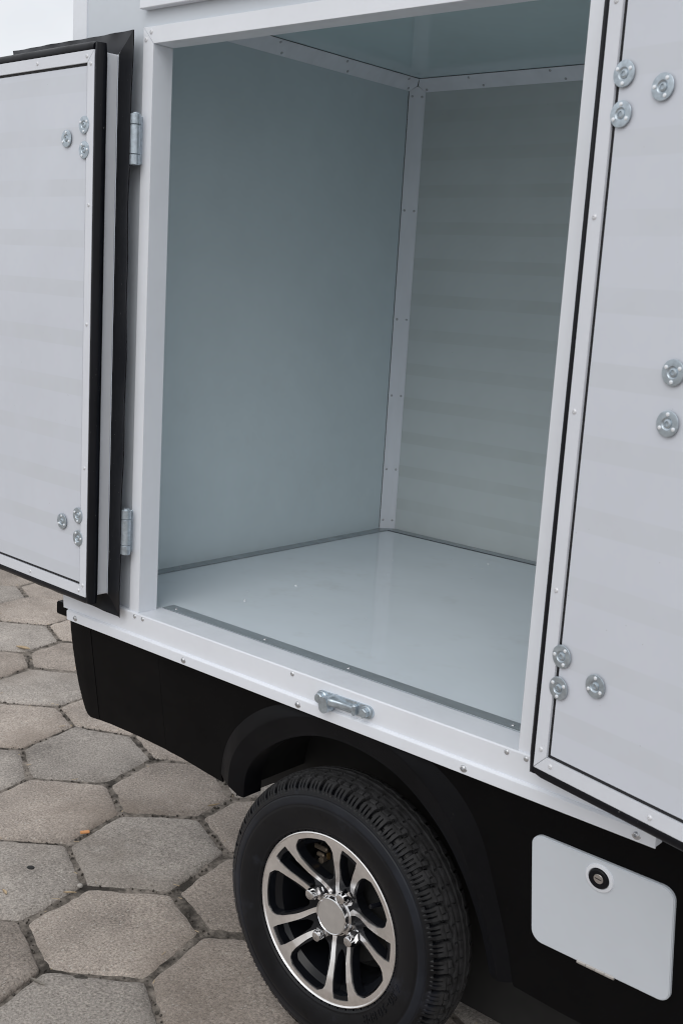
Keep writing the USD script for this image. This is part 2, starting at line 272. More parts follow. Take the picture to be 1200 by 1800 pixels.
VK = list(V); VA = np.array([V[k] for k in VK])
dist = np.hypot(*(MEAS[:, None] - VA[None]).transpose(2, 0, 1)); ix = dist.argmin(1)
disp = MEAS - VA[ix]
g2 = np.random.default_rng(3); jit = g2.normal(size=VA.shape)*0.006
wgt = np.exp(-(np.hypot(*(VA[:, None] - MEAS[None]).transpose(2, 0, 1))/0.45)**2)
warp = (wgt @ disp)/np.maximum(wgt.sum(1), 0.35)[:, None] + jit
warp[ix] = disp
VW = dict(zip(VK, VA + warp))
def project(P):
    d = np.asarray(P, float) - C; z = d @ fw
    return np.stack([600 + 1994.54*(d @ rt)/z, 900 - 1994.54*(d @ up)/z, z], -1)
paving = xf('/World', 'paving', label='weathered grey hexagonal concrete pavers with dark dirt in the joints', cat='paving', kind='structure')
gm = np.meshgrid(np.linspace(-4.6, 2.6, 300), np.linspace(-2.2, 3.6, 240), indexing='ij')
P0 = np.stack([gm[0].ravel(), gm[1].ravel(), np.zeros(gm[0].size)], 1)
P0[:, 2] = -0.0090 + 0.0045*meshkit.fbm(P0*14, 4, 5) + 0.0022*meshkit.fbm(P0*2.2, 2, 9)
idx = np.arange(300*240).reshape(300, 240)
F = np.stack([idx[:-1, :-1].ravel(), idx[1:, :-1].ravel(), idx[1:, 1:].ravel(), idx[:-1, 1:].ravel()], 1)
part(paving, 'joint_soil', (P0, F), 'soil', True)
def paver_mesh(poly, seed, nA=72, fine=True):
    g = np.random.default_rng(seed)
    c = poly.mean(0); ring = Polygon(poly).buffer(-0.0026 - g.random()*0.0030 - 0.011).buffer(0.011, quad_segs=4)
    nA = 108 if fine else 36
    th = np.arange(nA)*2*math.pi/nA; B = []
    for t in th:
        ray = LineString([c, c + 0.6*np.array([math.cos(t), math.sin(t)])]); q = ring.exterior.intersection(ray)
        q = q if q.geom_type == 'Point' else list(q.geoms)[0]; B.append((q.x, q.y))
    B = np.array(B); q3 = np.c_[B*26, np.full(nA, seed*1.3)]
    B = c + (B - c)*(1 + 0.014*meshkit.fbm(q3, 3, 2)*1.0 + 0.007*meshkit.fbm(np.c_[B*130, np.full(nA, seed*.3)], 2, 8) - 0.030*np.clip(meshkit.fbm(np.c_[B*55, np.full(nA, seed*.7)], 2, 4), 0, 1))[:, None]
    fr = (0, .25, .45, .62, .76, .86, .93, .965, .985, 1.0, 1.004) if fine else (0, .5, .85, .96, 1.0, 1.004)
    tilt = g.normal(size=2)*0.006; dz = g.normal()*0.0018
    pts, zz = [], []
    for f_ in fr:
        R = c + (B - c)*f_; e = max(0, (f_-0.90)/0.10)
        z = 0.0*R[:, 0] + dz + (R - c) @ tilt - 0.0075*min(e, 1)**2.4
        if f_ > 1.001: z = np.full(nA, -0.035)
        elif fine: z = z + 0.0022*meshkit.fbm(np.c_[R*11, np.full(nA, seed)], 3, 1) + 0.0012*meshkit.fbm(np.c_[R*75, np.full(nA, seed)], 2, 3) - (0.006*np.clip(meshkit.fbm(np.c_[R*30, np.full(nA, seed*2.)], 2, 6)-0.08, 0, 1) if f_ > .92 else 0)
        pts.append(np.c_[R, z])
    v = np.vstack(pts); f = []
    for k in range(len(fr)-1):
        for a in range(nA):
            b = (a+1) % nA; f += [[k*nA+a, (k+1)*nA+a, (k+1)*nA+b], [k*nA+a, (k+1)*nA+b, k*nA+b]]
    f = [x for x in f if True][0:]
    return trimesh.Trimesh(v, f, process=True)
near, far = [], []
for (i, j), c in cells.items():
    poly = np.array([VW[tuple(np.round(c + [math.cos(k*math.pi/3), math.sin(k*math.pi/3)], 2))] for k in range(6)])
    m = poly.mean(0)
    if not (-4.5 < m[0] < 2.5 and -2.1 < m[1] < 3.5): continue
    s = project(np.c_[poly, np.zeros(6)])
    seen = (s[:, 2] > 0.2).all() and s[:, 0].max() > -10 and s[:, 0].min() < 1210 and s[:, 1].max() > 960 and s[:, 1].min() < 1810
    hidden = m[0] > -0.55 and m[1] > 0.75
    (near if seen and not hidden else far).append((float(s[:, 2].mean()), poly, (i*31+j*17) % 997))
near.sort(key=lambda t: t[0])
for d, poly, seed in near[:290]:
    part(paving, 'paver', paver_mesh(poly, seed), 'paver' if seed % 3 else 'paver_b', 50)
part(paving, 'outer_pavers', cat([paver_mesh(poly, seed, fine=False) for d, poly, seed in near[290:] + far]), 'paver', 50, kind='stuff')
# grit and crumbs lying in the joints
gg = np.random.default_rng(11); crumbs = []
for d, poly, seed in near[:70]:
    for k in range(6):
        a, b = poly[k], poly[(k+1) % 6]
        for _ in range(5):
            t = gg.random(); q = a + (b-a)*t + gg.normal(size=2)*0.0035; r = gg.uniform(0.0012, 0.0038)
            ic = trimesh.creation.icosahedron(); ic.vertices *= r*gg.uniform(0.5, 1.2, 3); ic.vertices += [q[0], q[1], -0.004]; crumbs.append(ic)
part(paving, 'joint_grit', cat(crumbs), 'grit', False, kind='stuff')
gs = 900.0
part('/World', 'ground', (np.array([[-gs, -gs, -0.045], [gs, -gs, -0.045], [gs, gs, -0.045], [-gs, gs, -0.045]]), np.array([[0, 1, 2, 3]])), 'ground', False, label='open concrete yard reaching away to the horizon', cat='ground', kind='structure')

# ================================================================== the truck
BASE = np.array([-0.13, 0.45, 0.0])
T = xf('/World', 'cargo_truck', BASE, label='small white box truck with its side cargo doors swung wide open', cat='truck')
XL, XL2, XA, XB, XR = -0.7336, -0.6955, -0.5417, -0.5166, 0.2596
XRo, XE = 0.2850, 0.4620
ZS, Z1, Z2, ZT, ZT2, D1 = 0.6171, 0.5784, 0.5588, 1.5537, 1.5794, 0.0392
XI, YB, ZF, ZC, TW = -0.7243, 0.9430, 0.6165, 1.6665, 0.0259
ROOF = 1.80
XIR = 0.452
# outer shell
wall = Polygon([(XL2, ZS+.0005), (XE, ZS+.0005), (XE, ROOF), (XL2, ROOF)]).difference(sbox(XB-.012, ZS-.01, XR+.012, ZT+.012))
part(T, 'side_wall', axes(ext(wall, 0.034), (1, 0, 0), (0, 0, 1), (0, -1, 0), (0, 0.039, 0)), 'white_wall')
cp = part(T, 'corner_post', cat([bx(XL, XL2, 0.0025, 0.030, ZS-0.036, ROOF), bx(XL, XL+0.007, 0.030, YB+0.03, ZS-0.036, ROOF)]), 'white')
rivets(cp, [(-0.7070, 0.0025, 0.589)], (0, -1, 0))
part(T, 'roof', bx(XL, XE, 0.004, YB+0.03, ROOF, ROOF+0.02), 'white')
part(T, 'rear_wall', bx(XL+0.007, XE, YB+0.012, YB+0.03, 0.57, ROOF), 'white')
part(T, 'end_wall', bx(XIR+0.001, XE-0.001, 0.040, YB+0.011, 0.57, ROOF), 'white')
part(T, 'upper_panel', bx(-0.5412, XE-0.02, -0.010, 0.004, 1.6052, ROOF-0.01, 0.001), 'white')
# door frame: two posts and a lintel, mitred at the top
fr = xf(T, 'door_frame')
def post(pts): return axes(ext(Polygon(pts), D1+0.001), (1, 0, 0), (0, 0, 1), (0, -1, 0), (0, D1+0.001, 0))
g_ = 0.0004
part(fr, 'frame_post', post([(XA, ZS), (XB, ZS), (XB, ZT-g_), (XA, ZT2-g_)]), 'white')
part(fr, 'frame_post', post([(XRo, ZS), (XRo, ZT2-g_), (XR, ZT-g_), (XR, ZS)]), 'white')
part(fr, 'lintel', post([(XA+g_, ZT2), (XB+g_, ZT), (XR-g_, ZT), (XRo-g_, ZT2)]), 'white')
rivets(fr, [(-0.5348, 0, 1.5608), (-0.5227, 0, 1.5716), (0.2780, 0, 1.5608), (0.266, 0, 1.5716)], (0, -1, 0), 'rivet_white', 0.0042)
# sill and rail
sl = part(T, 'sill', prof_x([(0.0530, ZS), (-0.0022, ZS), (-0.0040, ZS-0.0018), (-0.0015, Z1-0.001), (0.0530, Z1-0.001)], XL+0.001, XE), 'white')
rivets(sl, [(x, -0.0037, 0.6105) for x in (-0.5229, -0.5013, -0.1436, 0.2446, 0.2742)], (0, -1, 0), 'rivet', 0.0040)
rl = part(T, 'side_rail', prof_x([(0.020, Z1), (-0.0030, Z1), (-0.0068, Z1-0.0025), (-0.0070, Z1-0.0045), (-0.0062, Z2), (-0.0040, Z2), (-0.0040, Z2+0.002), (0.020, Z2+0.002)], -0.7154, XE), 'white')
for x in (-0.6896, -0.3893, -0.1262, 0.1818, 0.4369):
    part(rl, 'bolt', facing(bolt(0.0048), (x, -0.0066, 0.5676), (0, -1, 0)), 'rivet', 40)
# inside of the cargo box
inn = xf(T, 'cargo_interior')
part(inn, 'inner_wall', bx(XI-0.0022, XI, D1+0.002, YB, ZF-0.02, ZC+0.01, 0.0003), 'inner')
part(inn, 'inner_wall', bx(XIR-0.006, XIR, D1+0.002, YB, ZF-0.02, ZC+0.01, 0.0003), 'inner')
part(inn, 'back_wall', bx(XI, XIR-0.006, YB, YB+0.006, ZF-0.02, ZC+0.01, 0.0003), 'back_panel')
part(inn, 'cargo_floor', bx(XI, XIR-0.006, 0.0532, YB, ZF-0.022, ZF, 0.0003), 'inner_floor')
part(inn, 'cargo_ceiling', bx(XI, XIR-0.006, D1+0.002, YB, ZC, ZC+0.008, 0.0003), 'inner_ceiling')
def wedge(a, b, n1, n2, w, cut0=0, cut1=0):
    """Bevel trim from a to b in the corner whose walls face n1 and n2; cut0 and cut1 mitre its ends along the face."""
    a, b, n1, n2 = (np.array(q, float) for q in (a, b, n1, n2)); t = (b-a)/np.linalg.norm(b-a)
    e = 0.0014
    def sec(p, s, c):   # the face is a shallow fold: both edges stand e off their walls
        k = [p + n2*e*0.2, p + n1*w + n2*e*0.2, p + n1*w + n2*e, p + n1*w*0.52 + n2*w*0.52, p + n2*w + n1*e, p + n2*w + n1*e*0.2]
        k[3] = p + (n1+n2)*w*0.50
        mid = 0.5*(n1+n2)*w
        out = []
        for q in k:
            off = abs(((q-p) @ n1) - ((q-p) @ n2))/w
            out.append(q + t*s*c*(off if c > 0 else (1-off)*-1))
        return out
    A, B = sec(a, 1, cut0), sec(b, -1, cut1); n = len(A); v = A + B; f = []
    for i in range(n):
        j = (i+1) % n; f += [[i, j, n+j], [i, n+j, n+i]]
    for i in range(1, n-1): f += [[0, i+1, i], [n, n+i, n+i+1]]
    m = trimesh.Trimesh(v, f, process=False); trimesh.repair.fix_normals(m); return m
g_ = 0.0006
tr = part(inn, 'corner_trim', wedge((XI, YB, ZF+0.001), (XI, YB, ZC-TW*0.5-0.0010), (1, 0, 0), (0, -1, 0), TW+0.0015, 0, 0.0125), 'inner_trim')
for z in (1.6300, 1.3768, 1.1260, 0.9450, 0.7656, 0.6395):
    for q in ((-0.7190, YB-0.0215), (XI+0.0215, YB-0.0055)):
        part(tr, 'rivet', facing(dome_rivet(0.0030), (q[0]+0.0004, q[1]-0.0004, z), (0.707, -0.707, 0)), 'rivet', 40)
tr = part(inn, 'ceiling_trim', wedge((XI, D1+0.004, ZC), (XI, YB-TW*0.55-0.0004, ZC), (1, 0, 0), (0, 0, -1), TW, 0, 0.0125), 'inner_trim')
for y in (0.492, 0.694, 0.905):
    part(tr, 'rivet', facing(dome_rivet(0.003), (XI+0.0059, y, ZC-0.0215), (0.707, 0, -0.707)), 'rivet', 40)
    part(tr, 'rivet', facing(dome_rivet(0.003), (XI+0.0215, y-0.02, ZC-0.0059), (0.707, 0, -0.707)), 'rivet', 40)
tr = part(inn, 'ceiling_trim', wedge((XI+TW*0.55+0.0004, YB, ZC), (XIR-0.008, YB, ZC), (0, -1, 0), (0, 0, -1), TW, 0.0125, 0), 'inner_trim')
for x in (-0.690, -0.535, -0.33, -0.10):
    part(tr, 'rivet', facing(dome_rivet(0.003), (x, YB-0.0059, ZC-0.0215), (0, -0.707, -0.707)), 'rivet', 40)
    part(tr, 'rivet', facing(dome_rivet(0.003), (x-0.03, YB-0.0215, ZC-0.0059), (0, -0.707, -0.707)), 'rivet', 40)
tr = part(inn, 'floor_trim', bx(XI+0.0005, XI+TW, 0.0810, YB-0.001, ZF+0.0003, ZF+0.0022, 0.0006), 'alu')
rivets(tr, [(XI+0.013, y, ZF+0.0022) for y in (0.264, 0.489, 0.71, 0.90)], (0, 0, 1), 'rivet', 0.003)
tr = part(inn, 'floor_trim', bx(XI+TW+0.0005, XIR-0.007, YB-TW, YB-0.001, ZF+0.0003, ZF+0.0022, 0.0006), 'alu')
rivets(tr, [(x, YB-0.013, ZF+0.0022) for x in (-0.69, -0.50, -0.45, -0.26)], (0, 0, 1), 'rivet', 0.003)
part(inn, 'seam_line', bx(XI+TW+0.001, XIR-0.007, YB-TW-0.0022, YB-TW-0.0002, ZF+0.0002, ZF+0.0008, 0.0002), 'seam')
tr = part(inn, 'floor_trim', bx(XB, XR, 0.0532, 0.0800, ZF+0.0002, ZF+0.0020, 0.0006), 'alu')
rivets(tr, [(x, 0.0660, ZF+0.0020) for x in (-0.4936, -0.2722, -0.0901, 0.2092)], (0, 0, 1), 'rivet', 0.0034)

part(inn, 'seam_line', bx(XI+0.0003, XI+0.0122, YB-0.0122, YB-0.0003, ZC-0.0122, ZC-0.0003, 0.0002), 'seam')
part(inn, 'seam_line', bx(XI+TW+0.0002, XI+TW+0.0016, D1+0.004, YB-TW*0.9, ZC-0.0010, ZC-0.0002, 0.0002), 'seam')
part(inn, 'seam_line', bx(XI+TW*0.9, XIR-0.008, YB-TW-0.0016, YB-TW-0.0002, ZC-0.0010, ZC-0.0002, 0.0002), 'seam')
part(inn, 'seam_line', bx(XI+0.0002, XI+0.0010, YB-TW-0.0030, YB-TW-0.0016, ZF+0.004, ZC-TW, 0.0002), 'seam')
# ------------------------------------------------------------------ doors
ZD0, ZD1, DW, FW = 0.6390, 1.5400, 0.372, 0.0185
def door(a_deg, ox, oy, sgn, panel, label, washers, riv, lip_end):
    a = math.radians(a_deg)
    d = np.array([sgn*math.cos(a), -sgn*math.sin(a), 0]); n = np.array([-math.sin(a), -math.cos(a), 0]); o = np.array([ox, oy, 0])
    def L2(m): return axes(m, d, n, (0, 0, 1), o)          # local (u, w, z)
    def pl(pts, w0, w1): return L2(axes(ext(Polygon(pts), w1-w0), (1, 0, 0), (0, 0, 1), (0, -1, 0), (0, w1, 0)))
    D = xf(T, 'cargo_door', label=label)
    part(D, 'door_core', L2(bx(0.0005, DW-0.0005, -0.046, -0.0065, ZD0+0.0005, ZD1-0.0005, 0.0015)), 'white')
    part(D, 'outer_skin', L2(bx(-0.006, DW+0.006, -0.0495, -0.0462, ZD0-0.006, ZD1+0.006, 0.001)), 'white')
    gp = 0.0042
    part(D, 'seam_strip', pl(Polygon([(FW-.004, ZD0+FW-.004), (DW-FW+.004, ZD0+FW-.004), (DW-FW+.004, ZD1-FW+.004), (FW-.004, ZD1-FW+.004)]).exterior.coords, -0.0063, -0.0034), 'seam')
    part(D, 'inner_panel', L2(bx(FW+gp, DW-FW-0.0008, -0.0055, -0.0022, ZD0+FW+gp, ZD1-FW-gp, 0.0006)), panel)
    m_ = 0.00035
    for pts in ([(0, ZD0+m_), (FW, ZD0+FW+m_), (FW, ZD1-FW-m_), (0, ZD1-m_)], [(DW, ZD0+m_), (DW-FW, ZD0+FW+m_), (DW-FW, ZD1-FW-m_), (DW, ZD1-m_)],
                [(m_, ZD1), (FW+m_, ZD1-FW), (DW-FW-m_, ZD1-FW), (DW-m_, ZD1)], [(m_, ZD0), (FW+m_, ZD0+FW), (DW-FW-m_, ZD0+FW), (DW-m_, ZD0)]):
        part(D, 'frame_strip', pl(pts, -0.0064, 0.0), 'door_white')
    # tube gasket in four lengths
    R = 0.0100; uc, wc = -0.0035, -0.0104
    zb, zt = ZD0+uc*1.3, ZD1-uc*1.3
    def wav(P, s):
        P = np.array(P, float); k = np.c_[P[:, 0]*4, P[:, 1]*4, P[:, 2]*4+s]; P[:, 0] += 0.0006*meshkit.noise(k, 3); P[:, 2] += 0.0006*meshkit.noise(k+9, 4); return P
    for e0, e1, ax_ in (((uc, wc, zb-R*.55), (uc, wc, zt+R*.55), 2), ((DW-uc, wc, zb-R*.55), (DW-uc, wc, zt+R*.55), 2), ((uc+R*.95, wc, zt), (DW-uc-R*.95, wc, zt), 0), ((uc+R*.2, wc, zb), (DW-uc-R*.2, wc, zb), 0)):
        tt = np.linspace(0, 1, 40); P = np.array(e0)[None] + tt[:, None]*(np.array(e1)-np.array(e0))
        rr = np.full(40, R); rr[0] = rr[-1] = R*0.86
        part(D, 'tube_gasket', L2(tube(wav(P, a_deg), rr, 18)), 'rubber', 60)
    # wide sealing lip round the outer skin: a thin bent sheet in lengths mitred at the corners
    prof = [(0.000, -0.0462), (0.012, -0.0460), (0.026, -0.0445), (0.037, -0.0430), (0.0425, -0.0412)]
    def lip(side, s0=0.0, s1=None):
        N = 48; v = []; 
        for i in range(N):
            t = i/(N-1)
            row = []
            for k, (q, w) in enumerate(prof):
                wob = 0.0012*math.sin(11*t+side)*(k/4)**2 + 0.0009*math.sin(37*t+2*side)*(k/4)**2
                for th in (0, -0.0016):
                    w = prof[k][1]
                    if side == 0: P = (-q, w+th+wob, (ZD0-q*.78) + t*((ZD1+q*.78)-(ZD0-q*.78)))
                    elif side == 1: w = -0.0462 + 0.25*(w+0.0462); P = ((-q+0.0004) + t*(s1-(-q+0.0004)), w+th+wob, ZD1+q*0.78)
                    elif side == 2: P = ((-q+0.0004) + t*((DW)-(-q+0.0004)), w+th+wob, ZD0-q*0.74)
                    row.append(P)
            v.append(row)
        K = len(prof); v = np.array(v).reshape(-1, 3); f = []; n2 = 2*K
        for i in range(N-1):
            for k in range(K-1):
                for th in (0, 1):
                    a_, b_, c_, d_ = i*n2+2*k+th, i*n2+2*k+2+th, (i+1)*n2+2*k+2+th, (i+1)*n2+2*k+th
                    f += [[a_, b_, c_], [a_, c_, d_]] if th == 0 else [[a_, c_, b_], [a_, d_, c_]]
            e = i*n2+2*K-2; g = (i+1)*n2+2*K-2; f += [[e, e+1, g+1], [e, g+1, g]]
        for i in (0, N-1):
            for k in range(K-1):
                b = i*n2+2*k; f += [[b, b+1, b+3], [b, b+3, b+2]] if i else [[b, b+3, b+1], [b, b+2, b+3]]
        m = trimesh.Trimesh(v, f, process=False); trimesh.repair.fix_normals(m); return L2(m)
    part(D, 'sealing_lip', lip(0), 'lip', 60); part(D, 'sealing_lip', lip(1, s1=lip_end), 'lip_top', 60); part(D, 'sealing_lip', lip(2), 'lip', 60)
    for k, (u, z) in enumerate(washers):
        r = 0.0140
        w = lathe([(r, -0.0004), (r, 0.0004), (r*0.95, 0.0009), (r*0.50, 0.0010), (r*0.46, 0.0003), (r*0.36, -0.0002), (r*0.34, 0.0004), (r*0.20, 0.0012), (r*0.17, 0.0002), (0, 0.0)], 40)
        part(D, 'bolt_washer', L2(axes(w, (1, 0, 0), (0, 0, 1), (0, 1, 0), (u, 0.0005, z))), 'zinc', 40)
        th0 = (0.5, 1.57, 1.0)[k % 3]
        for q in range(3):
            t = th0 + q*2.0944; b = lathe([(0.0023, -0.0002), (0.0021, 0.0008), (0.0011, 0.0012), (0, 0.0013)], 12)
            part(D, 'washer_pin', L2(axes(b, (1, 0, 0), (0, 0, 1), (0, 1, 0), (u + 0.71*r*math.cos(t), 0.0014, z + 0.71*r*math.sin(t)))), 'pin', 40)
    for (u, z) in riv: part(D, 'rivet', L2(axes(dome_rivet(0.0034), (1, 0, 0), (0, 0, 1), (0, 1, 0), (u, 0, z))), 'rivet_white', 40)
    return D, L2
FWm = FW/2
D1p, LL = door(2.3, -0.5880, -0.0600, -1, 'door_panel', 'far cargo door folded back beyond the rear corner, showing its inner side',
    [(0.0252, 1.4263), (0.0754, 1.4071), (0.0242, 1.3874), (0.0263, 0.7804), (0.0750, 0.7612), (0.0253, 0.7403)],
    [(0.0205, 1.531), (0.0092, 1.519), (0.1647, 1.5310), (0.0094, 1.3006), (0.0096, 1.1082), (0.0096, 0.8657), (0.1771, 0.6480), (0.0211, 0.6475), (0.0093, 0.6590), (0.30, 0.648), (0.31, 1.531)], 0.318)
D2p, LR = door(12.42, 0.3264, -0.0750, 1, 'door_panel_b', 'near cargo door swung towards the viewer, showing its inner side',
    [(0.0302, 1.4343), (0.0314, 1.3934), (0.0831, 1.4161), (0.1368, 1.1294), (0.1372, 1.0761), (0.0268, 0.7873), (0.0268, 0.7481), (0.0806, 0.7681)],
    [(0.0092, 1.5100), (0.0087, 1.2874), (0.0082, 1.0731), (0.0080, 0.8629), (0.0092, 0.6650), (0.0263, 0.6490), (0.1741, 0.6475), (0.32, 0.648)], DW)
# hinges
for x, z0, z1 in ((-0.5375, 1.3674, 1.4464), (-0.5375, 0.7206, 0.7990), (0.2950, 1.3674, 1.4464), (0.2950, 0.7206, 0.7990)):
    H = xf(T, 'hinge'); y = -0.0150 if x < 0 else -0.0120; h = z1-z0; r = 0.0082
    for k, (a_, b_) in enumerate(((0, .205), (.213, .787), (.795, 1))):
        rr = r if k != 1 else r*1.0
        m = lathe([(0, a_*h), (rr-0.0008, a_*h), (rr, a_*h+0.0008), (rr, b_*h-0.0008), (rr-0.0008, b_*h), (0, b_*h)], 28); m.apply_translation([x, y, z0])
        part(H, 'knuckle', m, 'zinc', 40)
    m = lathe([(0, 0), (0.0052, 0), (0.0050, 0.0018), (0.0032, 0.0028), (0, 0.003)], 20); m.apply_translation([x, y, z1]); part(H, 'pin_head', m, 'zinc', 40)
    sg = -1 if x < 0 else 1
    part(H, 'hinge_leaf', bx(min(x, x+sg*0.022), max(x, x+sg*0.022), -0.0040, 0.0005, z0+0.002, z1-0.002), 'zinc')
    part(H, 'hinge_leaf', bx(min(x+sg*0.004, x+sg*0.0095), max(x+sg*0.004, x+sg*0.0095), y-0.0015, y+0.0015, z0+h*.0, z0+h*.20), 'zinc')
    part(H, 'hinge_leaf', bx(min(x+sg*0.004, x+sg*0.0095), max(x+sg*0.004, x+sg*0.0095), y-0.0015, y+0.0015, z0+h*.8, z0+h*1.03), 'zinc')

# ------------------------------------------------------------------ latch keeper on the sill
K = xf(T, 'latch_keeper')
def outp(poly, y_in, y_out):            # plate from y_in out to y_out (towards -y), with softened edge
    return cat([axes(ext(poly, y_in-y_out), (1, 0, 0), (0, 0, 1), (0, -1, 0), (0, y_in, 0))])
cx, cz, sl_ = -0.0335, 0.5935, math.atan2(0.004, 0.09)
plate = LineString([(cx-0.046, cz-0.0005), (cx+0.0435, cz+0.0015)]).buffer(0.0098)
part(K, 'base_plate', outp(plate, -0.0020, -0.0066), 'zinc', 40)
xs = np.linspace(-0.064, -0.012, 26)
top = [(x, cz + 0.0075 + 0.0035*math.exp(-((x+0.050)/0.010)**2)) for x in xs]; bot = [(x, cz - 0.0085) for x in xs]
vv, ff = [], []
for i, x in enumerate(xs):
    t = i/25; hgt = 0.0060 + 0.0095*math.exp(-((x+0.052)/0.0115)**2) + 0.002*(t > .06)
    zt_ = cz + 0.0062 + 0.0045*math.exp(-((x+0.052)/0.011)**2); zb_ = cz - 0.0072
    for q in range(9):
        w = q/8; zz = zb_ + (zt_-zb_)*w; vv.append((x, -0.004 - hgt*(1-abs(2*w-1)**6), zz))
for i in range(25):
    for q in range(8): a_ = i*9+q; ff += [[a_, a_+9, a_+10], [a_, a_+10, a_+1]]
m = trimesh.Trimesh(vv, ff, process=False)
caps = []
for i in (0, 25):
    b = [i*9+q for q in range(9)]; caps += [[b[0], b[q], b[q+1]] if i == 0 else [b[0], b[q+1], b[q]] for q in range(1, 8)]
m = trimesh.Trimesh(vv, ff + caps, process=False); trimesh.repair.fix_normals(m)
part(K, 'keeper_bar', m, 'zinc', 45)
def knob(x, z, r, y0, h, sx_=1.0, n=20):
    q = lathe([(0, h), (r*0.86, h), (r, h-r*0.16), (r, 0)][::-1], n); q.apply_scale([sx_, 1, 1]); return facing(q, (x, y0, z), (0, -1, 0))
for x, z in ((-0.0790, cz-0.0010), (0.0075, cz+0.0010)):
    b = part(K, 'bolt', cat([knob(x, z, 0.0098, -0.0064, 0.0016, n=28), knob(x, z, 0.0075, -0.0078, 0.0078, n=6 if x > 0 else 24)]), 'zinc', 35)
stop = LineString([(-0.0640, cz-0.0020), (-0.0625, cz-0.0090)]).buffer(0.0088)
part(K, 'stop_lug', outp(stop, -0.006, -0.0215), 'zinc', 45)
part(K, 'tab', bx(-0.0150, -0.0080, -0.0150, -0.0055, cz-0.0085, cz+0.0085, 0.0025), 'zinc')

# ------------------------------------------------------------------ skirts and wheel arch
def tuck(z): return 0.012 + 0.026*np.clip((0.555-z)/0.17, 0, 2.0)**1.1
def skirt(poly, y_shift=0.0, thick=0.004, corner=None):
    m = ext(poly.buffer(0), thick)
    v, f = trimesh.remesh.subdivide_to_size(m.vertices, m.faces, 0.016, max_iter=12)
    m = trimesh.Trimesh(v, f, process=False); m.merge_vertices()
    v = m.vertices.copy(); y = tuck(v[:, 1]) + y_shift + v[:, 2]
    if corner is not None: y = y + 0.30*np.clip(corner - v[:, 0], 0, 1)**1.4
    m.vertices = np.c_[v[:, 0], y, v[:, 1]]; trimesh.repair.fix_normals(m); return m
ztop = 0.5700
arcO = [(-0.3373, 0.3673), (-0.3300, 0.4031), (-0.3130, 0.4410), (-0.2820, 0.4790), (-0.2380, 0.5165), (-0.185, 0.546), (-0.11, 0.5660), (-0.03, 0.5735), (0.05, 0.5665), (0.1322, 0.5420), (0.1640, 0.5200), (0.1960, 0.4780), (0.2206, 0.3950), (0.2380, 0.3227), (0.2500, 0.2450)]
arcM = [(-0.3090, 0.3600), (-0.2990, 0.4080), (-0.2740, 0.4490), (-0.2420, 0.4830), (-0.2030, 0.5130), (-0.155, 0.5370), (-0.095, 0.5550), (-0.03, 0.5620), (0.03, 0.5590), (0.0760, 0.5440), (0.1200, 0.5130), (0.1600, 0.4730), (0.1950, 0.3900), (0.2200, 0.3200), (0.2330, 0.2440)]
arcI = [(-0.2881, 0.3446), (-0.2764, 0.3984), (-0.2500, 0.4370), (-0.2200, 0.4650), (-0.1800, 0.4930), (-0.1300, 0.5180), (-0.0700, 0.5330), (-0.0200, 0.5330), (0.0300, 0.5250), (0.0723, 0.5080), (0.1120, 0.4790), (0.1450, 0.4460), (0.1839, 0.3780), (0.2080, 0.3100), (0.2200, 0.2430)]
from scipy.interpolate import CubicSpline
def smoothc(P, n=90):
    P = np.array(P); s = np.r_[0, np.cumsum(np.hypot(*np.diff(P, axis=0).T))]; return CubicSpline(s, P)(np.linspace(0, s[-1], n))
aO, aM, aI = smoothc(arcO), smoothc(arcM), smoothc(arcI)
sm = lambda P, k=9: np.stack([np.convolve(np.pad(P[:, c], k//2, mode='reflect', reflect_type='odd'), np.ones(k)/k, 'valid') for c in range(2)], 1)
aO, aM, aI = sm(aO), sm(aM), sm(aI)
rear = Polygon([(-0.7335, ztop), (-0.7360, 0.530), (-0.7368, 0.495), (-0.7355, 0.455), (-0.7325, 0.420), (-0.7255, 0.388), (-0.7190, 0.368), (-0.7130, 0.3605), (-0.7030, 0.3570), (-0.6755, 0.3600), (-0.6720, 0.452), (-0.6690, ztop)])
sk = dict(smooth=40)
part(T, 'skirt_panel', skirt(rear, corner=-0.70), 'plastic', **sk)
part(T, 'skirt_panel', skirt(Polygon([(-0.6676, ztop), (-0.6706, 0.452), (-0.6741, 0.3602), (-0.640, 0.3625), (-0.560, 0.3645), (-0.4812, 0.3635), (-0.4787, 0.452), (-0.4770, ztop)]), 0.0004), 'plastic', **sk)
part(T, 'skirt_panel', skirt(Polygon([(-0.4756, ztop), (-0.4773, 0.452), (-0.4798, 0.3635), (-0.440, 0.3615), (-0.4084, 0.3585), (-0.370, 0.3545), (aO[0][0]+.002, aO[0][1]-.0155)] + [tuple(q) for q in aO if q[1] < ztop-0.002 and q[0] < -0.03] + [(-0.10, ztop)]).buffer(0.0004)), 'plastic', **sk)
rightp = [tuple(q) for q in aO if q[1] < ztop-0.002 and q[0] > -0.03]
part(T, 'skirt_panel', skirt(Polygon([(0.03, ztop)] + rightp + [(0.2520, 0.2400), (0.33, 0.2360), (0.60, 0.2360), (1.56, 0.2360), (1.56, 0.640), (XE+0.0025, 0.640), (XE+0.0025, ztop)]).buffer(0.0004)), 'plastic', **sk)
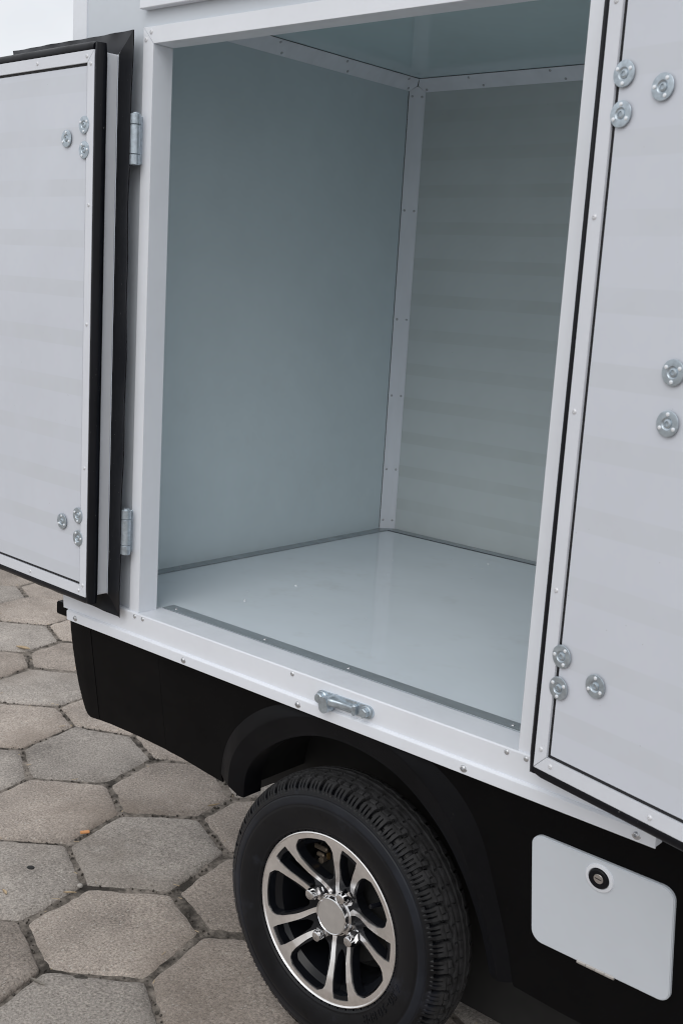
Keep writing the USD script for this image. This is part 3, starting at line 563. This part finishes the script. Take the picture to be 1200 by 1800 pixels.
def arch():
    rows = []
    yo = tuck(aO[:, 1]) + 0.0015; ym = tuck(aM[:, 1])-0.0125; yi = tuck(aI[:, 1])-0.0075
    inn_ = np.array([-0.03, 0.29])
    for k in range(90):
        o_, m_, i_ = aO[k], aM[k], aI[k]
        q = i_ + (inn_-i_)*0.03
        rows.append([(o_[0], yo[k]+0.006, o_[1]), (o_[0], yo[k]-0.0012, o_[1]), (*(o_*.5+m_*.5),), (m_[0], ym[k]+0.0006, m_[1]), (i_[0], yi[k], i_[1]), (q[0], yi[k]+0.004, q[1]), (q[0], yi[k]+0.045, q[1])])
        mid = o_*.5 + m_*.5; rows[-1][2] = (mid[0], yo[k]*.5+ym[k]*.5-0.0015, mid[1])
        # rounded ridge
        rm = m_ + (i_-m_)*0.12; rows[-1].insert(4, (rm[0], ym[k]+0.0002, rm[1]))
    A = np.array(rows); n, k = A.shape[:2]; v = A.reshape(-1, 3); f = []
    for i in range(n-1):
        for j in range(k-1): a_ = i*k+j; f += [[a_, a_+1, a_+k+1], [a_, a_+k+1, a_+k]]
    for i in (0, n-1):
        b = [i*k+j for j in range(k)]; f += [[b[0], b[j], b[j+1]] if i else [b[0], b[j+1], b[j]] for j in range(1, k-1)]
    m = trimesh.Trimesh(v, f, process=False)
    # outward is away from the wheel well
    if (m.face_normals[:, 1] < 0).mean() < 0.5: m.invert()
    return m
part(T, 'wheel_arch', arch(), 'arch', 35)
# wheel housing and underbody
q = np.array([(i_[0]*1.0, i_[1]) for i_ in aI]); v, f = [], []
for k in range(90):
    for y in (0.060, 0.205): v.append((q[k][0]*1.02, y, q[k][1]+0.008))
for k in range(89): a_ = 2*k; f += [[a_, a_+1, a_+3], [a_, a_+3, a_+2]]
part(T, 'wheel_housing', trimesh.Trimesh(v, f, process=False), 'dark', 40)
plate_ = Polygon([(-0.4624, 0.56), (-0.4624, 0.2289), (-0.4206, 0.2531), (-0.366, 0.2894), (-0.34, 0.30), (-0.20, 0.06), (0.30, 0.06), (0.30, 0.56)])
part(T, 'inner_fender', axes(ext(plate_, 0.004), (1, 0, 0), (0, 0, 1), (0, -1, 0), (0, 0.208, 0)), 'dark')
part(T, 'battery_box', bx(0.305, 1.30, 0.17, 0.80, 0.075, 0.234, 0.01), 'dark')  # black block added to darken the ground right of the tyre
part(T, 'underbody', cat([bx(XL+0.03, XE, 0.335, YB, 0.42, 0.56), bx(XL+0.03, -0.36, 0.085, 0.334, 0.47, 0.56), bx(0.30, 1.55, 0.075, YB, 0.235, 0.56), bx(-0.30, 0.295, YB-0.06, YB, 0.20, 0.56), bx(-0.30, -0.27, 0.5, YB-0.06, 0.25, 0.56)]), 'dark')  # includes low blocks and a far-side plate added to block light underneath
part(T, 'axle', axes(cyl(0.032, 0.85, 20), (1, 0, 0), (0, 0, 1), (0, -1, 0), (-0.058, 0.95, 0.2285)), 'dark', 40)
part(T, 'bumper_tube', cat([bx(-0.7900, -0.700, 0.0225, 0.0560, 0.5475, 0.5725, 0.0025)]), 'plastic', label='black square tube end sticking out behind the rear corner')
# cab end beyond the box
part(T, 'cab_wall', bx(XE+0.012, 1.56, 0.030, YB+0.02, 0.6415, 1.74, 0.02), 'white')
# fuel flap
fx, fz = 0.3848, 0.4220
FL = xf(T, 'fuel_flap')
rr = sbox(0.2842+.017, 0.3385+.017, 0.4856-.017, 0.5058-.017).buffer(0.017, quad_segs=8)
ms = []
for poly, y0, y1 in ((rr, -0.0045, 0.002), (rr.buffer(-0.0012), -0.0058, -0.0045)):
    m = ext(poly, y1-y0); vv_, ff_ = trimesh.remesh.subdivide_to_size(m.vertices, m.faces, 0.02, max_iter=10); m = trimesh.Trimesh(vv_, ff_, process=False)
    vv_ = m.vertices; m.vertices = np.c_[vv_[:, 0], tuck(vv_[:, 1]) + y1 - vv_[:, 2] if False else tuck(vv_[:, 1]) + y0 + vv_[:, 2], vv_[:, 1]]; trimesh.repair.fix_normals(m); ms.append(m)
part(FL, 'flap_door', cat(ms), 'flap', 40)
lz = 0.4805; ly = float(tuck(np.array(lz)))-0.0055; lx = 0.3850
nrm = np.array([0, -1, -0.13]); nrm /= np.linalg.norm(nrm)
part(FL, 'lock_rim', facing(lathe([(0.0205, -0.001), (0.0192, 0.0024), (0.0152, 0.0032), (0.0142, 0.0022), (0.0142, -0.001)], 48), (lx, ly, lz), nrm), 'white', 40)
part(FL, 'lock_ring', facing(lathe([(0.0140, 0.0), (0.0138, 0.0042), (0.0125, 0.0055), (0.0078, 0.0050), (0.0072, 0.0036), (0.0072, 0)], 48), (lx, ly, lz), nrm), 'rubber', 40)
core = cat([facing(cyl(0.0070, 0.0044, 28, 0.0005), (lx, ly, lz), nrm)]); pc = part(FL, 'lock_core', core, 'steel', 40)
part(FL, 'key_slot', facing(axes(bx(-0.0006, 0.0006, -0.0048, 0.0048, 0.0042, 0.0047, 0.0001), (1, 0, 0), (0, 1, 0), (0, 0, 1), (0, 0, 0)), (lx, ly, lz), nrm), 'seam')
hy = float(tuck(np.array(0.3380)))-0.0050
for k in range(4):
    x0_, x1_ = 0.3555 + k*0.0136, 0.3555 + k*0.0136 + 0.0130
    part(FL, 'hinge_knuckle', axes(cyl(0.0030, x1_-x0_, 16, 0.0004), (0, 1, 0), (0, 0, 1), (1, 0, 0), (x0_, hy, 0.3388)), 'beige', 40)

# ------------------------------------------------------------------ wheel
WX, WY, WZ = -0.0580, 0.0110, 0.2285
W = xf(T, 'wheel')
# tyre as one displaced surface: profile (y, r)
prof = np.array([(0.0300, 0.1260), (0.0180, 0.1300), (0.0135, 0.1350), (0.0118, 0.1385), (0.0085, 0.1450), (0.0045, 0.1560), (0.0022, 0.1690), (0.0022, 0.1815), (0.0040, 0.1920), (0.0080, 0.2030), (0.0125, 0.2110), (0.0185, 0.2175), (0.0260, 0.2215), (0.0380, 0.2245), (0.0480, 0.2258), (0.0560, 0.2262)])
back = prof[::-1].copy(); back[:, 0] = 2*0.0560 - back[:, 0]
full = np.vstack([prof, back[1:]]); ss = np.r_[0, np.cumsum(np.hypot(*np.diff(full, axis=0).T))]
cs = CubicSpline(ss, full); S_half = ss[15]
# dense across the tread and shoulder, coarse inside
S1 = np.concatenate([np.linspace(0, ss[4], 10, endpoint=False), np.linspace(ss[4], ss[8], 26, endpoint=False), np.linspace(ss[8], 2*S_half-ss[11], 118, endpoint=False), np.linspace(2*S_half-ss[11], ss[-1], 18)])
PY = cs(S1); dP = cs(S1, 1); nrm2 = np.c_[dP[:, 1], -dP[:, 0]]; nrm2 /= np.linalg.norm(nrm2, axis=1)[:, None]
# orientation: outward = away from (0.073, 0.17)
ctr = np.array([0.056, 0.175]); sgn = np.sign(((PY-ctr)*nrm2).sum(1)); nrm2 *= sgn[:, None]
NB = 52; NT = NB*26; th = np.arange(NT)*2*math.pi/NT
TH, SS = np.meshgrid(th, S1, indexing='ij'); PYy = np.broadcast_to(PY[:, 0], TH.shape); PYr = np.broadcast_to(PY[:, 1], TH.shape)
sm01 = lambda x, w: np.clip(x/w*0.5+0.5, 0, 1)
y = PYy; wv = 0.0007
h = np.zeros(TH.shape)
ph = (TH*NB/(2*math.pi)) % 1.0
phs = (ph + 9.0*np.clip(y-0.022, 0, 1)) % 1.0
main, gap1, gap2 = ph < 0.20, (ph > 0.44) & (ph < 0.51), (ph > 0.72) & (ph < 0.79)
shz = np.clip((PYr-0.2030)/0.005, 0, 1)*(y < 0.0135)                     # ribs running down on to the sidewall
h -= 0.0026*shz*(main | gap1 | gap2)
h -= 0.0070*((y >= 0.0110) & (y < 0.0365))*(phs < 0.20)                   # cross grooves between the shoulder blocks
h -= 0.0042*((y >= 0.0110) & (y < 0.0205))*(gap1 | gap2)                  # comb slots at the outer half of each block
# circumferential grooves
def groove(c, w, d): 
    global h
    h = h - d*np.clip(1 - (np.abs(y-c)-w/2)/0.0009, 0, 1)
zig = 0.0022*np.sin(TH*NB)
groove(0.0275+0.3*zig, 0.0012, 0.0028); groove(0.0385+0.8*zig, 0.0036, 0.0062)
groove(0.0500, 0.0042, 0.0065); groove(0.0620, 0.0042, 0.0065); groove(0.0750-0.8*zig, 0.0034, 0.0062)
# second row notches and rib sipes
h -= 0.0040*((y > 0.0405) & (y < 0.0470))*(((ph+0.35) % 1.0) < 0.11)
h -= 0.0040*((y > 0.0290) & (y < 0.0365))*(((ph*2+0.2) % 1.0) < 0.16)
h -= 0.0035*((y > 0.0525) & (y < 0.0595))*(((ph+0.35+6*(y-0.056)) % 1.0) < 0.08)
# rear shoulder
h -= 0.0060*((y > 0.079) & (y < 0.102))*(ph < 0.15)
# sidewall rings
for rc, w, d in ((0.1838, 0.0008, 0.0009), (0.1450, 0.0010, -0.0009), (0.1975, 0.0006, 0.0007)):
    h -= d*np.clip(1-(np.abs(PYr-rc)-w)/0.0006, 0, 1)*(y < 0.03)
Yd = PYy + h*nrm2[None, :, 0]; Rd = PYr + h*nrm2[None, :, 1]
v = np.stack([WX + Rd*np.cos(TH), Yd, WZ + Rd*np.sin(TH)], -1).reshape(-1, 3)
v[:, 2] = np.maximum(v[:, 2], 0.0008 + 0.0)
nS = len(S1); ii = np.arange(NT)[:, None]; jj = np.arange(nS-1)[None]
a_ = ii*nS+jj; b_ = ((ii+1) % NT)*nS+jj
f = np.concatenate([np.stack([a_, b_, b_+1], -1).reshape(-1, 3), np.stack([a_, b_+1, a_+1], -1).reshape(-1, 3)])
m = trimesh.Trimesh(v, f, process=False)
mid = m.triangles_center[:200]; 
test = m.triangles_center - np.array([WX, 0.056, WZ]); test2 = test.copy(); 
rad = np.hypot(test[:, 0], test[:, 2])
o_ = np.stack([test[:, 0]/rad*(rad-0.175), test[:, 1], test[:, 2]/rad*(rad-0.175)], 1)
if ((m.face_normals*o_).sum(1) > 0).mean() < 0.5: m.invert()
letters = []
def ring_text(txt, r, a0, height, step=None):
    """Raised lettering on the outer sidewall, tops outward, read clockwise from angle a0 (degrees)."""
    t = meshkit.text_mesh(txt, height, 0.0020, True); vv = t.vertices.copy(); N_ = 0
    vs, fs_ = trimesh.remesh.subdivide_to_size(vv, t.faces, 0.004, max_iter=8)
    ang = math.radians(a0) - vs[:, 0]/r; R_ = r + vs[:, 1] - height/2
    yy = np.interp(R_, prof[4:9, 1], prof[4:9, 0]) - vs[:, 2] + 0.0006
    q = trimesh.Trimesh(np.stack([WX + R_*np.cos(ang), yy, WZ + R_*np.sin(ang)], 1), fs_, process=False); trimesh.repair.fix_normals(q); letters.append(q)
ring_text('4.50-10 8PR', 0.1560, -14, 0.0125)
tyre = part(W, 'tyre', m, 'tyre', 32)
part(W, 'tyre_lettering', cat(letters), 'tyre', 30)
# rim
def curve(r): return np.interp(r, [0, 0.034, 0.050, 0.075, 0.100, 0.120, 0.128, 0.136], [0.0400, 0.0400, 0.0350, 0.0245, 0.0155, 0.0118, 0.0112, 0.0110])
def pol2(r, deg): return (r*math.cos(math.radians(deg)), r*math.sin(math.radians(deg)))
def warp(poly, y_front, y_back, size=0.0045, smooth=30):
    polys = list(poly.geoms) if poly.geom_type == 'MultiPolygon' else [poly]; ms = []
    for pg in polys:
        m = ext(pg, 1.0); vv, ff = trimesh.remesh.subdivide_to_size(m.vertices*[1, 1, 0.004], m.faces, size, max_iter=12)
        m = trimesh.Trimesh(vv, ff, process=False); m.merge_vertices(); vv = m.vertices; t = vv[:, 2]/0.004
        yy = curve(np.hypot(vv[:, 0], vv[:, 1])) + y_front + t*(y_back-y_front)
        m.vertices = np.c_[WX + vv[:, 0], yy, WZ + vv[:, 1]]; trimesh.repair.fix_normals(m); ms.append(m)
    return cat(ms)
disc = Point(0, 0).buffer(0.1345, quad_segs=48)
narrow, big, spokes = [], [], []
for k in range(5):
    c = 72*k - 72 + 0.5
    N1 = Polygon([pol2(0.1205, c-7.6), pol2(0.1220, c), pol2(0.1205, c+7.6), pol2(0.085, c+7.9), pol2(0.064, c+6.5), pol2(0.0545, c), pol2(0.064, c-6.5), pol2(0.085, c-7.9)]).buffer(-0.003).buffer(0.003, quad_segs=6)
    narrow.append(N1)
    b = c + 36
    half_ = [(0.0545, 0), (0.0575, 9), (0.0670, 14.5), (0.083, 17.6), (0.100, 19.6), (0.113, 19.8), (0.1215, 17.6), (0.1262, 11), (0.1275, 0)]
    out_ = [pol2(r_, b-d_) for r_, d_ in half_] + [pol2(r_, b+d_) for r_, d_ in half_[-2:0:-1]]
    big.append(Polygon(out_).buffer(-0.006).buffer(0.006, quad_segs=8))
    for s in (-1, 1):       # S-shaped machined face of each of the two spokes
        a_in = [(0.0300, c+s*13), (0.042, c+s*15), (0.054, c+s*13.0), (0.066, c+s*10.2), (0.085, c+s*8.6), (0.105, c+s*8.2), (0.119, c+s*7.6), (0.130, c+s*6.8)]
        a_out = [(0.130, c+s*24), (0.1255, c+s*21.0), (0.119, c+s*17.6), (0.108, c+s*15.6), (0.092, c+s*15.4), (0.075, c+s*16.2), (0.062, c+s*19.0), (0.048, c+s*24), (0.036, c+s*30), (0.0300, c+s*34)]
        spokes.append(Polygon(smoothc([pol2(*q) for q in a_in], 30).tolist() + smoothc([pol2(*q) for q in a_out], 30).tolist()).buffer(0.0008).buffer(-0.0016).buffer(0.0008))
cast = disc.difference(union_all(narrow)).difference(union_all(big))
R_ = xf(W, 'rim') if False else W
part(W, 'rim_casting', warp(cast, 0.0016, 0.019), 'rim_black', 32)
face = union_all(spokes + [Point(0, 0).buffer(0.1358, quad_segs=64).difference(Point(0, 0).buffer(0.1282, quad_segs=64))]).difference(union_all([n_.buffer(0.0005) for n_ in narrow])).difference(union_all([b_.buffer(0.0008) for b_ in big]))
lugs = [(0.0475*math.cos(math.radians(a)), 0.0475*math.sin(math.radians(a))) for a in (-28, 62, 152, 242)]
face = face.difference(union_all([Point(*q).buffer(0.0125) for q in lugs])).difference(Point(0, 0).buffer(0.031))
part(W, 'rim_face', warp(face, 0.0, 0.0030), 'machined', 32)
def ax_y(m, y): return axes(m, (1, 0, 0), (0, 0, 1), (0, -1, 0), (WX, y, WZ))      # +z of the shape points out of the wheel
part(W, 'rim_lip', ax_y(lathe([(0.1325, -0.012), (0.1352, -0.0015), (0.1362, 0.0012), (0.1376, 0.0020), (0.1390, 0.0012), (0.1392, -0.004), (0.1345, -0.014)], 120), 0.0110), 'machined', 40)
part(W, 'rim_barrel', ax_y(cat([lathe([(0.1255, -0.002), (0.1240, -0.014), (0.1150, -0.022), (0.1140, -0.046), (0.1120, -0.050), (0.1120, -0.074), (0.1200, -0.085), (0.125, -0.115)], 96)]), 0.0110), 'rim_black', 40)
part(W, 'hub_cap', ax_y(lathe([(0.0345, -0.022), (0.0345, -0.008), (0.0335, -0.0065), (0.0315, -0.0060), (0.0312, -0.001), (0.0300, 0.0012), (0.0285, 0.0018), (0.0275, 0.0008)], 64), 0.0235), 'chrome', 30)
part(W, 'cap_disc', ax_y(lathe([(0.0278, -0.001), (0.0278, 0.0006), (0.0200, 0.0008), (0, 0.0010)], 48), 0.0235), 'cap_face', 30)
for q in lugs:
    hexn = trimesh.creation.revolve(np.array([(0.0, 0.0), (0.0112, 0.0), (0.0112, 0.0165), (0.0100, 0.0185), (0.0085, 0.0205), (0.0, 0.0210)]), sections=6)
    seat = lathe([(0, -0.002), (0.0112, -0.002), (0.0112, 0.002), (0.0096, 0.004), (0, 0.004)], 28)
    rnd = lathe([(0, 0.012), (0.0096, 0.012), (0.0094, 0.0205), (0.0078, 0.0250), (0.0060, 0.0262), (0, 0.0268)], 24)
    part(W, 'lug_nut', axes(cat([hexn, seat, rnd]), (1, 0, 0), (0, 0, 1), (0, -1, 0), (WX+q[0], 0.0405, WZ+q[1])), 'chrome', 30)
part(W, 'brake_drum', ax_y(lathe([(0, -0.055), (0.088, -0.055), (0.090, -0.058), (0.090, -0.085), (0.1110, -0.088), (0, -0.091)], 64), 0.0110), 'dark', 40)
part(W, 'brake_fitting', cat([bx(-0.128, -0.100, 0.052, 0.058, 0.308, 0.316, 0.002), bx(-0.120, -0.104, 0.050, 0.056, 0.298, 0.305, 0.002), facing(cyl(0.005, 0.012, 12), (-0.108, 0.060, 0.294), (0.1, -1, 0.1))]), 'brake', 40)
part(W, 'brass_fitting', facing(cyl(0.0034, 0.010, 6), (-0.094, 0.052, 0.303), (0.2, -0.4, 0.9)), 'brass', 40)
part(W, 'valve_stem', ax_y(cat([facing(cyl(0.0035, 0.024, 14, 0.001), (0.094, 0.060, -0.02), (-0.3, 0, 0.9))]), 0.0110), 'rubber', 40)

# ================================================================== small litter on the paving
def leaf(at, length, width, ang, curl, mat, label, name='dry_leaf', cat_='leaf', z=0.004):
    n_, k_ = 22, 7; v, f = [], []
    for i in range(n_):
        t = i/(n_-1); w = width*math.sin(math.pi*min(1, t*0.97+0.02))**0.75*(1-0.35*t)
        for j in range(k_):
            s = (j/(k_-1)-0.5)*2; v.append((length*(t-0.5), s*w/2 + 0.10*length*math.sin(2.6*t), curl*length*(0.28*(2*t-1)**2 + 0.5*(w/length)*s*s*2.2)))
    for i in range(n_-1):
        for j in range(k_-1): a_ = i*k_+j; f += [[a_, a_+k_, a_+k_+1], [a_, a_+k_+1, a_+1]]
    v = np.array(v); b = v.copy(); b[:, 2] -= 0.0006; nn = len(v); f = f + [[p_[0]+nn, p_[2]+nn, p_[1]+nn] for p_ in f]
    v = np.vstack([v, b]); c_, s_ = math.cos(ang), math.sin(ang)
    v = np.c_[v[:, 0]*c_-v[:, 1]*s_, v[:, 0]*s_+v[:, 1]*c_, v[:, 2]-v[:, 2].min()]
    path = xf('/World', name, (at[0], at[1], z), label=label, cat=cat_)
    part(path, 'blade', trimesh.Trimesh(v + [at[0], at[1], z], f, process=False), mat, 40)
leaf((-0.4996, -0.2124), 0.036, 0.0075, 0.15, 0.5, 'leaf_grey', 'curled grey withered leaf lying on the nearest paver at the bottom left')
leaf((-0.7030, 0.0000), 0.026, 0.006, 0.75, 0.3, 'leaf', 'narrow straw-coloured dry leaf on the joint left of the wheel', z=0.003)
leaf((-0.7950, 0.4640), 0.030, 0.006, 1.2, 0.4, 'leaf', 'slender pale dry leaf in the joint below the wheel arch end', z=0.002)
leaf((-2.0062, 0.7560), 0.055, 0.020, 0.3, 0.3, 'leaf', 'tan dry leaf lying in the far joint behind the rear skirt', z=0.003)
leaf((-0.7900, -0.0900), 0.022, 0.007, -0.3, 0.3, 'leaf', 'short tan leaf scrap at the left picture edge below the pavers with the dark spot', z=0.003)
B_ = xf('/World', 'cigarette_butt', (-0.8823, 0.1676, 0.006), label='flattened orange cigarette butt lying on the joint between two pavers', cat='cigarette butt')
m = trimesh.convex.convex_hull(np.array([(x, 0.0052*math.cos(t), 0.0030*math.sin(t)) for x in (-0.0095, 0.0095) for t in np.linspace(0, 2*math.pi, 14)[:-1]]))
part(B_, 'filter', axes(m, (0.45, 0.89, 0.0), (-0.89, 0.45, 0), (0, 0, 1), (-0.8823, 0.1676, 0.0065)), 'orange', 40)
def lump(name, at, r, mat, label, cat_, squash=0.6, z=0.002, seed=1):
    ic = trimesh.creation.icosphere(2, 1.0); d_ = 1 + 0.35*meshkit.noise(ic.vertices*1.7+seed, seed); ic.vertices *= d_[:, None]*np.array([r, r*0.8, r*squash]); ic.vertices += [at[0], at[1], z]
    p_ = part('/World', name, ic, mat, 60, label=label, cat=cat_)
lump('pebble', (-0.7150, 0.0330), 0.0058, 'stone', 'small pale pebble sitting where three paver joints meet', 'pebble', seed=3)
lump('bark_chip', (-0.8373, 0.0018), 0.0075, 'dark', 'small black spot shaped as a flat lump on the left paver', 'bark chip', 0.25, 0.003, 5)  # flat lump standing in for a dark spot on the paver
lump('tar_blob', (-0.4629, -0.1500), 0.0140, 'grit', 'flat dark tar blob stuck on the large paver left of the tyre', 'tar blob', 0.10, 0.002, 7)

gl = np.random.default_rng(21); bits = []
for d, poly, seed in near[:75]:
    for k in range(6):
        if gl.random() < 0.45:
            a, b = poly[k], poly[(k+1) % 6]; q = a + (b-a)*gl.random() + gl.normal(size=2)*0.012
            L_, w_ = gl.uniform(0.004, 0.016), gl.uniform(0.0008, 0.0024)
            m = trimesh.creation.box([L_, w_, 0.0006]); m.apply_transform(trimesh.transformations.rotation_matrix(gl.uniform(0, 6.28), [0, 0, 1])); m.apply_translation([q[0], q[1], 0.0035]); bits.append(m)
part('/World', 'leaf_litter', cat(bits), 'leaf', False, label='scattered straw-coloured leaf and twig scraps over the paver joints', cat='litter', kind='stuff')
cr = []
for x, y, r in ((-0.4609, 0.2022, 0.0030), (-0.4783, 0.358, 0.0034), (-0.5052, 0.2527, 0.0014), (-0.3489, 0.836, 0.0034), (-0.36, 0.80, 0.0015), (-0.335, 0.79, 0.0013), (-0.4268, 0.5778, 0.0012), (-0.4979, 0.6857, 0.0015), (-0.30, 0.70, 0.0014), (-0.42, 0.80, 0.0016), (-0.41, 0.33, 0.0012), (-0.468, 0.21, 0.0016), (0.02, 0.42, 0.0012), (-0.25, 0.30, 0.0011)):
    ic = trimesh.creation.icosphere(1, r); ic.vertices *= [1, 0.8, 0.55]; ic.vertices += [x, y, ZF+0.0006]; cr.append(ic)
part('/World', 'floor_crumbs', cat(cr), 'pin', 40, label='few white crumbs and swarf specks on the glossy cargo floor', cat='crumbs', kind='stuff')
